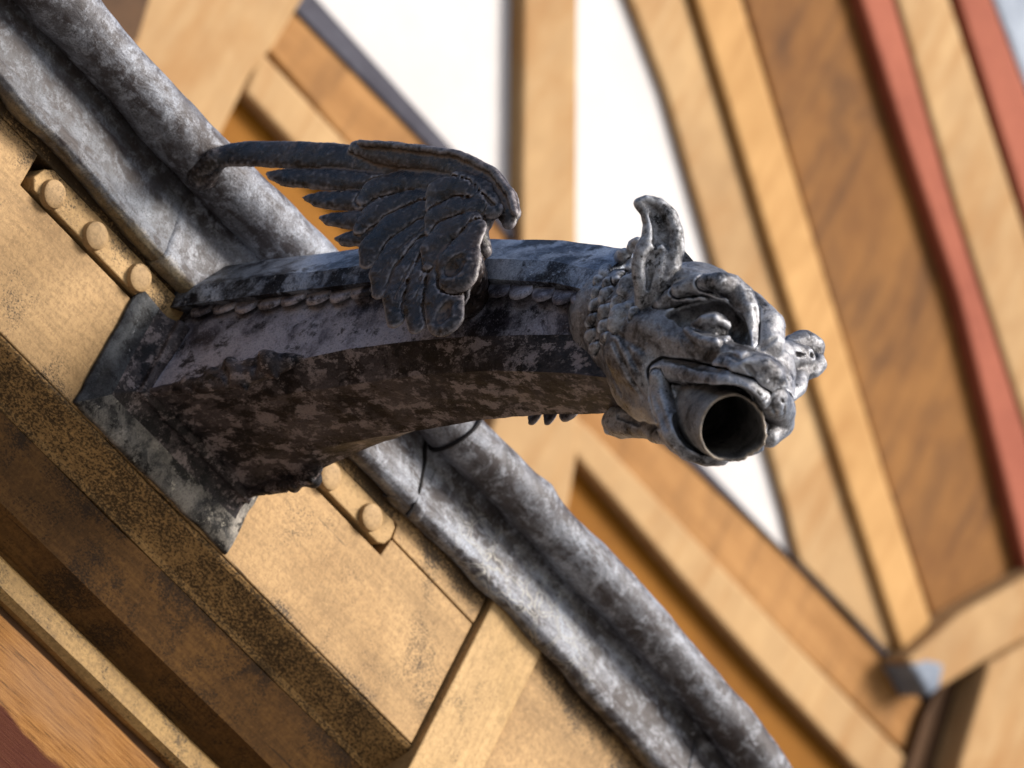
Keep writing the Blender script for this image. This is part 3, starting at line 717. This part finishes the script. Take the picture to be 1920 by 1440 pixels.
# -- brow: ruffled hairs sweeping forward, then the heavy crest
d([(1240, 572, -.004, .010), (1258, 558, .0, .012), (1284, 548, .001, .013), (1308, 552, .001, .011), (1326, 566, .0, .005)], .004, 'u', .003)
d([(1272, 543, -.003, .010), (1300, 534, .0, .013), (1328, 533, .002, .014), (1350, 547, .002, .012), (1368, 568, .001, .006)], .004, 'u', .003)
d([(1322, 530, -.002, .010), (1350, 530, .004, .014), (1372, 538, .006, .016), (1390, 555, .006, .016), (1401, 580, .006, .014), (1405, 604, .006, .012), (1406, 628, .004, .010), (1410, 646, .0, .007)], .004, 'u', .003)
d([(1250, 566, .010, .0022), (1272, 556, .012, .003), (1298, 556, .012, .003), (1314, 566, .008, .002)], .003, 's')
d([(1282, 543, .008, .0022), (1304, 540, .010, .0028), (1330, 548, .010, .0028), (1346, 562, .008, .002)], .003, 's')
d([(1334, 544, .009, .003), (1358, 552, .010, .004), (1378, 574, .008, .006), (1388, 604, .004, .007), (1394, 636, .002, .006)], .003, 's')
d([(1366, 543, .012, .0016), (1386, 558, .012, .0022), (1396, 584, .011, .0022), (1399, 610, .010, .0016)], .002, 's')
d([(1418, 580, .002, .003), (1422, 610, .002, .0035), (1416, 645, .002, .004)], .003, 's')
d([(1412, 656, .002, .003), (1428, 652, .002, .004), (1444, 642, .002, .003), (1458, 630, .002, .002)], .003, 's')
# -- eye socket scooped out under the brow
d([(1264, 594, -.006, .010), (1284, 594, -.010, .016), (1312, 596, -.014, .021), (1345, 600, -.016, .025), (1374, 616, -.014, .020), (1392, 642, -.006, .011)], .004, 's')
d([(1266, 600, .0, .008), (1284, 608, .0, .008)], .004, 's')
# -- eyeball and lids
d([(1337, 616, -.006, .0215)], .001)
d([(1290, 620, .002, .005), (1310, 638, .002, .006), (1338, 648, .002, .006), (1360, 640, .001, .004)], .003)
d([(1302, 612, -.002, .006), (1320, 602, -.002, .0085), (1340, 600, -.002, .009), (1362, 610, -.002, .006)], .003, 'u', .001)
d([(1300, 630, -.002, .006), (1318, 640, -.002, .0075), (1342, 644, -.002, .0075), (1364, 634, -.001, .004)], .003, 'u', .001)
# -- muzzle, nose pad, nostril slit
d([(1366, 700, -.014, .024), (1392, 702, -.012, .030), (1424, 710, -.013, .032), (1444, 728, -.014, .022)], .004, 'u', .0025)
d([(1376, 692, -.002, .006), (1402, 682, .0, .007), (1436, 682, .0, .008), (1456, 700, -.002, .006)], .008)
d([(1394, 684, .001, .0016), (1403, 690, .001, .0042), (1412, 700, .001, .0046), (1415, 714, .001, .0016)], .0015, 's')
d([(1364, 664, .001, .003), (1386, 672, .001, .004), (1408, 664, .001, .003)], .006, 's')
# -- upper lip: thick band with its corner curl
d([(1240, 712, -.006, .012), (1236, 698, -.005, .013), (1250, 692, -.004, .014), (1284, 700, -.003, .015), (1322, 710, -.002, .016), (1362, 720, -.001, .017), (1400, 737, .002, .018), (1424, 748, .0, .014)], .003, 'u', .003)
d([(1250, 674, .001, .003), (1290, 680, .001, .0055), (1330, 690, .001, .005), (1356, 697, .001, .003)], .004, 's')
d([(1246, 698, .012, .0013), (1286, 706, .013, .0017), (1330, 718, .014, .0017), (1376, 730, .014, .0013)], .002, 's')
d([(1258, 724, .002, .005), (1300, 732, .0, .006), (1350, 742, .0, .006), (1395, 756, .0, .005)], .003, 's')
# -- right-hand lips folding down beside the pipe
d([(1446, 744, -.012, .020), (1460, 766, -.012, .021), (1460, 792, -.012, .020), (1442, 818, -.010, .014)], .003, 'u', .0025)
d([(1424, 758, .002, .0016), (1440, 742, .003, .0022), (1452, 722, .003, .0022), (1463, 702, .002, .0016)], .0015, 's')
d([(1446, 758, .004, .0014), (1456, 778, .004, .002), (1450, 802, .004, .0014)], .002, 's')
d([(1466, 748, .002, .0016), (1472, 775, .002, .002), (1464, 806, .001, .0016)], .002, 's')
# -- lower lip: a broad folded band from the corner down under the pipe
d([(1234, 708, -.005, .011), (1238, 738, -.003, .013), (1248, 774, -.002, .014), (1264, 812, -.002, .015), (1290, 840, -.003, .015), (1326, 854, -.003, .014), (1352, 856, -.003, .011)], .004, 'u', .0025)
d([(1246, 730, .010, .0013), (1258, 768, .011, .0018), (1276, 808, .011, .0018), (1300, 836, .010, .0013)], .002, 's')
d([(1222, 720, .002, .003), (1230, 760, .002, .004), (1248, 802, .002, .003)], .008, 's')
# -- mouth
c([(1268, 726, .10, .008), (1290, 748, .08, .020), (1330, 782, .06, .046), (1378, 806, -.06, .0525)], .002, 's')
# -- jowl flap under the neck
c([(1148, 788, .33, .014), (1162, 788, .32, .020), (1198, 796, .28, .018), (1240, 806, .22, .012)], .008)
c([(1142, 806, .33, .007), (1165, 812, .32, .007), (1200, 812, .28, .006), (1222, 812, .25, .006)], .004)
c([(1225, 816, .22, .009), (1250, 822, .18, .008)], .004)
d([(1160, 780, .0, .003), (1195, 792, .0, .005), (1235, 800, .0, .003)], .004, 's')
# -- throat folds, shallow
for q in ([(1124, 652, .002, .002), (1140, 692, .002, .0035), (1164, 738, .002, .002)], [(1150, 640, .002, .002), (1170, 686, .002, .0035), (1204, 745, .002, .002)],
          [(1168, 640, .002, .002), (1194, 690, .002, .003), (1222, 740, .002, .002)], [(1152, 624, .001, .0018), (1182, 642, .001, .003), (1204, 656, .001, .0018)]):
    d(q, .005, 's')
# -- mane of blunt overlapping scales
rv_ = HM@F_
for (x_, y_, p_) in [(1124, 498, 10), (1122, 524, 10), (1120, 548, 11), (1116, 572, 12), (1110, 600, 13), (1108, 628, 12), (1116, 652, 11),
                     (1140, 482, 13), (1137, 508, 14), (1142, 530, 12), (1138, 553, 16), (1136, 584, 15), (1134, 612, 13), (1134, 634, 11),
                     (1190, 459, 13), (1206, 466, 11), (1162, 488, 19), (1186, 498, 14), (1160, 520, 12), (1180, 536, 22), (1206, 556, 14), (1158, 566, 13), (1166, 594, 25), (1190, 586, 12)]:
    r_ = p_/1480
    P = [S(x_+.5*p_, y_-.45*p_, -.30*r_, r_*.72), S(x_, y_, -.20*r_, r_), S(x_-.35*p_, y_+.5*p_, -.05*r_, r_*.80)]
    G.chain([(*q[:3], q[3]+.0022) for q in P], .001, 's', rv_, .55)
    G.chain(P, .0003, 'u', rv_, .62)
G.chain([(-.28, 0, 0, .0435), (.05, 0, 0, .0435)], .001, 's')
V, Fq = G.mesh(); V = displace(V, Fq, .0008, 34, 3); V = displace(V, Fq, .0006, 110, 3)
hd = mesh_obj('head', V@HM+MO, Fq, M['head'], gar, True)

def ear_near():
    E = Grid((-.46, -.26, -.02), (-.08, .08, .34), .0018)
    b = S(1208, 565, .010, 1)[0]
    def e(pts, k=.003, op='u', fs=None):
        # depth runs from the skull surface at the root to further back at the tip
        P = []
        for px, py, off, r in pts:
            a_ = -b+np.interp(py, [375, 460, 575], [.035, .012, .0])-off; P.append(H(px, py, a_, r))
        E.chain(P, k, op, None if fs is None else (1, -.2, .1), 1 if fs is None else fs)
    e([(1206, 384, 0, .007), (1224, 390, 0, .012), (1240, 412, 0, .020), (1247, 445, 0, .022), (1240, 480, 0, .028), (1230, 515, 0, .024), (1214, 550, 0, .014), (1204, 572, 0, .009)], .003, 'u', .32)
    e([(1198, 380, .004, .005), (1212, 374, .006, .006), (1236, 381, .008, .0075), (1256, 402, .010, .009), (1267, 434, .011, .010), (1268, 468, .011, .011), (1260, 502, .012, .012), (1244, 532, .011, .012), (1226, 558, .008, .010), (1208, 576, .004, .006)])
    e([(1198, 384, .002, .006), (1212, 398, .003, .008), (1220, 420, .003, .009), (1217, 445, .003, .009), (1205, 468, .003, .010), (1198, 495, .004, .010), (1202, 525, .005, .011), (1206, 550, .005, .010), (1202, 572, .002, .007)], .006)
    e([(1228, 470, .006, .003), (1216, 462, .010, .005), (1206, 474, .010, .0055)])
    e([(1226, 478, .008, .003), (1240, 463, .012, .004), (1248, 476, .012, .006), (1244, 500, .012, .009), (1232, 528, .012, .009), (1220, 552, .010, .006)])
    e([(1224, 405, .010, .004), (1232, 430, .010, .006), (1232, 452, .010, .006), (1244, 456, .010, .003)], .004, 's')
    e([(1217, 490, .010, .0035), (1218, 515, .012, .0045), (1214, 540, .012, .003)], .004, 's')
    e([(1258, 440, .022, .003), (1254, 470, .022, .003), (1248, 500, .022, .002)], .003, 's')
    q = S(1235, 520, -.02, 1)
    E.chain([(q[0], q[1], q[2], .03), (*H(1236, 500, -b+.01), .018)], .01)
    return E.mesh()
V, Fq = ear_near(); V = displace(V, Fq, .0010, 60, 3)
mesh_obj('ear', V@HM+MO, Fq, M['ear'], hd, True)
def ear_far():
    E = Grid((-.34, .02, -.06), (.02, .26, .22), .0018)
    C = lambda pts, k=.005, op='u': E.chain([H(*p) for p in pts], k, op)
    C([(1420, 672, .14, .026), (1450, 668, .17, .023), (1480, 668, .19, .020), (1504, 672, .20, .017)], .008)
    C([(1485, 650, .22, .015), (1505, 646, .23, .019), (1520, 652, .23, .018)], .002)
    C([(1533, 668, .22, .008), (1536, 682, .21, .010), (1524, 694, .2, .011), (1505, 698, .19, .011)], .003)
    C([(1500, 708, .18, .011), (1496, 726, .16, .011), (1478, 742, .14, .011)], .004)
    C([(1462, 700, .15, .015), (1470, 730, .12, .014)], .006)
    C([(1440, 686, .10, .004), (1480, 694, .14, .005), (1500, 686, .15, .003)], .004, 's')
    C([(1490, 664, .17, .003), (1512, 668, .19, .003), (1530, 664, .19, .004)], .003, 's')
    C([(1470, 705, .1, .004), (1486, 716, .12, .005), (1480, 735, .11, .003)], .004, 's')
    return E.mesh()
V, Fq = ear_far(); V = displace(V, Fq, .0012, 55, 4)
mesh_obj('ear', V@HM+MO, Fq, M['head'], hd, True)

# ---- outlet pipe held in the jaws: thin ragged tube, hollow
def pipe():
    nu, nv = 72, 26; V = []; F = []
    rs = np.random.RandomState(5); jag = [1+.016*math.sin(3*t+1)+.013*math.sin(7*t)+.010*rs.randn() for t in np.linspace(0, 2*math.pi, nu, endpoint=False)]
    prof = [(-.15, .049), (-.10, .048), (-.05, .0455), (-.02, .0432), (0, .0422), (.007, .0428), (.008, .0412), (.007, .0393), (0, .0388), (-.03, .039), (-.08, .039), (-.15, .039), (-.24, .038), (-.24, .001)]
    for (fw, r) in prof:
        for k in range(nu):
            a = 2*math.pi*k/nu; e = 1 if fw > -.02 else .3
            rr_ = r*(1+(jag[k]-1)*e); V.append((fw+(.0035*math.sin(2*a+.6)+.1*(jag[k]-1)*e if fw > -.02 else 0), rr_*math.cos(a), rr_*math.sin(a)))
    for i_ in range(len(prof)-1):
        for k in range(nu): F.append((i_*nu+k, i_*nu+(k+1) % nu, (i_+1)*nu+(k+1) % nu, (i_+1)*nu+k))
    V = np.array(V); V = V+[-.005, 0, 0]
    o = mesh_obj('spout_pipe', V@HM+MO, np.array(F), M['pipe'], gar, True); fix_normals(o)
pipe()

# ================================================================== timber-framed wall set back behind the gutter
wall = thing('timber_framed_wall', 'white plastered wall with ochre timber posts and braces behind the gutter', 'wall')
X0 = -2.5
def bw(name, pts, x0, x1, mat, bev=.008): return pslab(name, pts, X0+x0, X0+x1, M[mat], wall, bev)
bw('plaster_panel', [(480, -260), (1400, -260), (1900, 1480), (1560, 1150), (1310, 905), (1010, 680), (860, 360), (570, 60)], -.12, 0, 'plaster', 0)
# recessed infill below the rail
bw('infill_panel', [(-300, -200), (300, -300), (1960, 1560), (1700, 2000), (700, 1700)], -.18, -.02, 'panel', 0)
bw('post', [(-40, 260), (60, -300), (690, -300), (568, 0), (520, 80), (470, 142), (410, 262), (300, 480)], -.085, .045, 'tan')
bw('post', [(-120, 160), (180, -220), (330, -160), (262, 70), (120, 300)], .047, .06, 'deep')  # dark slab over the post, painted shade of a recess
slab('wall_backing', [(-7, -5), (12, -5), (12, 1.6), (-7, 1.6)], X0-.5, X0-.19, M['plaster'], wall, 0)
# rail: flashing edge, brown face, light fillet, in two lengths
bw('rail', [(552, 20), (860, 330), (1020, 520), (900, 560), (780, 420), (500, 90)], -.018, .01, 'ochre_beam')
bw('rail_fillet', [(492, 96), (780, 405), (900, 560), (860, 600), (700, 425), (460, 172)], -.018, .02, 'tan')
bw('flashing', [(560, -20), (580, -20), (860, 290), (1030, 505), (1020, 520), (850, 320), (548, 12)], -.01, .018, 'edge_lead', .003)
bw('rail', [(1010, 640), (1320, 880), (1560, 1118), (1830, 1380), (1960, 1520), (1850, 1560), (1130, 860), (980, 720)], -.018, .01, 'ochre_beam')
bw('rail_fillet', [(1010, 720), (1115, 810), (1300, 1005), (1480, 1195), (1720, 1440), (1780, 1500), (1690, 1520), (1600, 1432), (1440, 1262), (1303, 1110), (1182, 969), (1088, 862), (980, 740)], -.018, .02, 'tan')
bw('flashing', [(1010, 600), (1300, 850), (1500, 1060), (1780, 1330), (1765, 1345), (1560, 1120), (1300, 872), (1000, 630)], -.01, .018, 'edge_lead', .003)
# posts and braces over the plaster
bw('post', [(985, -200), (1085, -200), (1083, 400), (1082, 800), (1082, 860), (1062, 980), (1045, 1120), (860, 1000), (930, 780), (978, 560)], -.085, .04, 'tan')
bw('brace', [(1110, -200), (1235, -200), (1288, 0), (1420, 420), (1560, 830), (1680, 1180), (1668, 1226), (1500, 1052), (1478, 960), (1345, 500), (1250, 170), (1185, 0)], -.02, .022, 'tan')
bw('brace', [(1250, -200), (1330, -200), (1392, 0), (1530, 460), (1660, 890), (1748, 1165), (1700, 1240), (1600, 940), (1450, 470), (1308, 0)], -.02, .045, 'amber')
gb = thing('gable_panel', 'broad brown boarded gable panel edged with red and tan mouldings at right', 'gable')
def gw(name, pts, x0, x1, mat, bev=.008): return pslab(name, pts, X0+x0, X0+x1, M[mat], gb, bev)
gw('board', [(1340, -200), (1560, -200), (1618, 0), (1700, 262), (1800, 560), (1925, 1060), (2060, 1530), (1930, 1300), (1700, 1235), (1752, 1165), (1660, 890), (1530, 460), (1398, 0)], -.05, .012, 'dbrown')
gw('moulding', [(1560, -200), (1620, -200), (1682, 0), (1790, 380), (1925, 800), (2060, 1230), (2060, 1520), (1925, 1060), (1800, 560), (1700, 262), (1617, 0)], -.05, .05, 'red', .01)
gw('moulding', [(1625, -200), (1720, -200), (1782, 0), (1925, 440), (2060, 860), (2060, 1225), (1925, 795), (1792, 380), (1684, 0)], -.05, .06, 'tan', .01)
gw('groove_board', [(1722, -200), (1740, -200), (1797, 0), (1925, 400), (2060, 790), (2060, 850), (1925, 438), (1784, 0)], -.05, .02, 'deep', .0)
gw('moulding', [(1742, -200), (1800, -200), (1862, 0), (1960, 260), (2060, 500), (2060, 780), (1925, 398), (1799, 0)], -.05, .07, 'red', .01)
gw('flashing', [(1802, -200), (2060, -200), (2060, 400), (1962, 260), (1864, 0)], -.05, .06, 'bluegrey', .01)
bk = thing('corner_bracket', 'tan timber bracket with lead cap where the rail meets the gable', 'bracket')
def kw(name, pts, x0, x1, mat, bev=.01): return pslab(name, pts, X0+x0, X0+x1, M[mat], bk, bev)
kw('strut', [(1700, 1236), (1800, 1150), (1960, 1060), (1960, 1180), (1840, 1245), (1765, 1292)], -.05, .09, 'tan')
kw('post', [(1855, 1245), (1990, 1165), (1990, 1700), (1770, 1700), (1800, 1430)], -.05, .11, 'tan')
kw('lead_cap', [(1708, 1245), (1740, 1236), (1772, 1244), (1764, 1290), (1744, 1306)], -.02, .094, 'bluegrey')
kw('shadow_board', [(1760, 1290), (1858, 1240), (1800, 1440), (1760, 1560), (1700, 1450), (1735, 1340)], -.1, .035, 'deep', 0)  # dark slab standing in for the shade inside an open hole
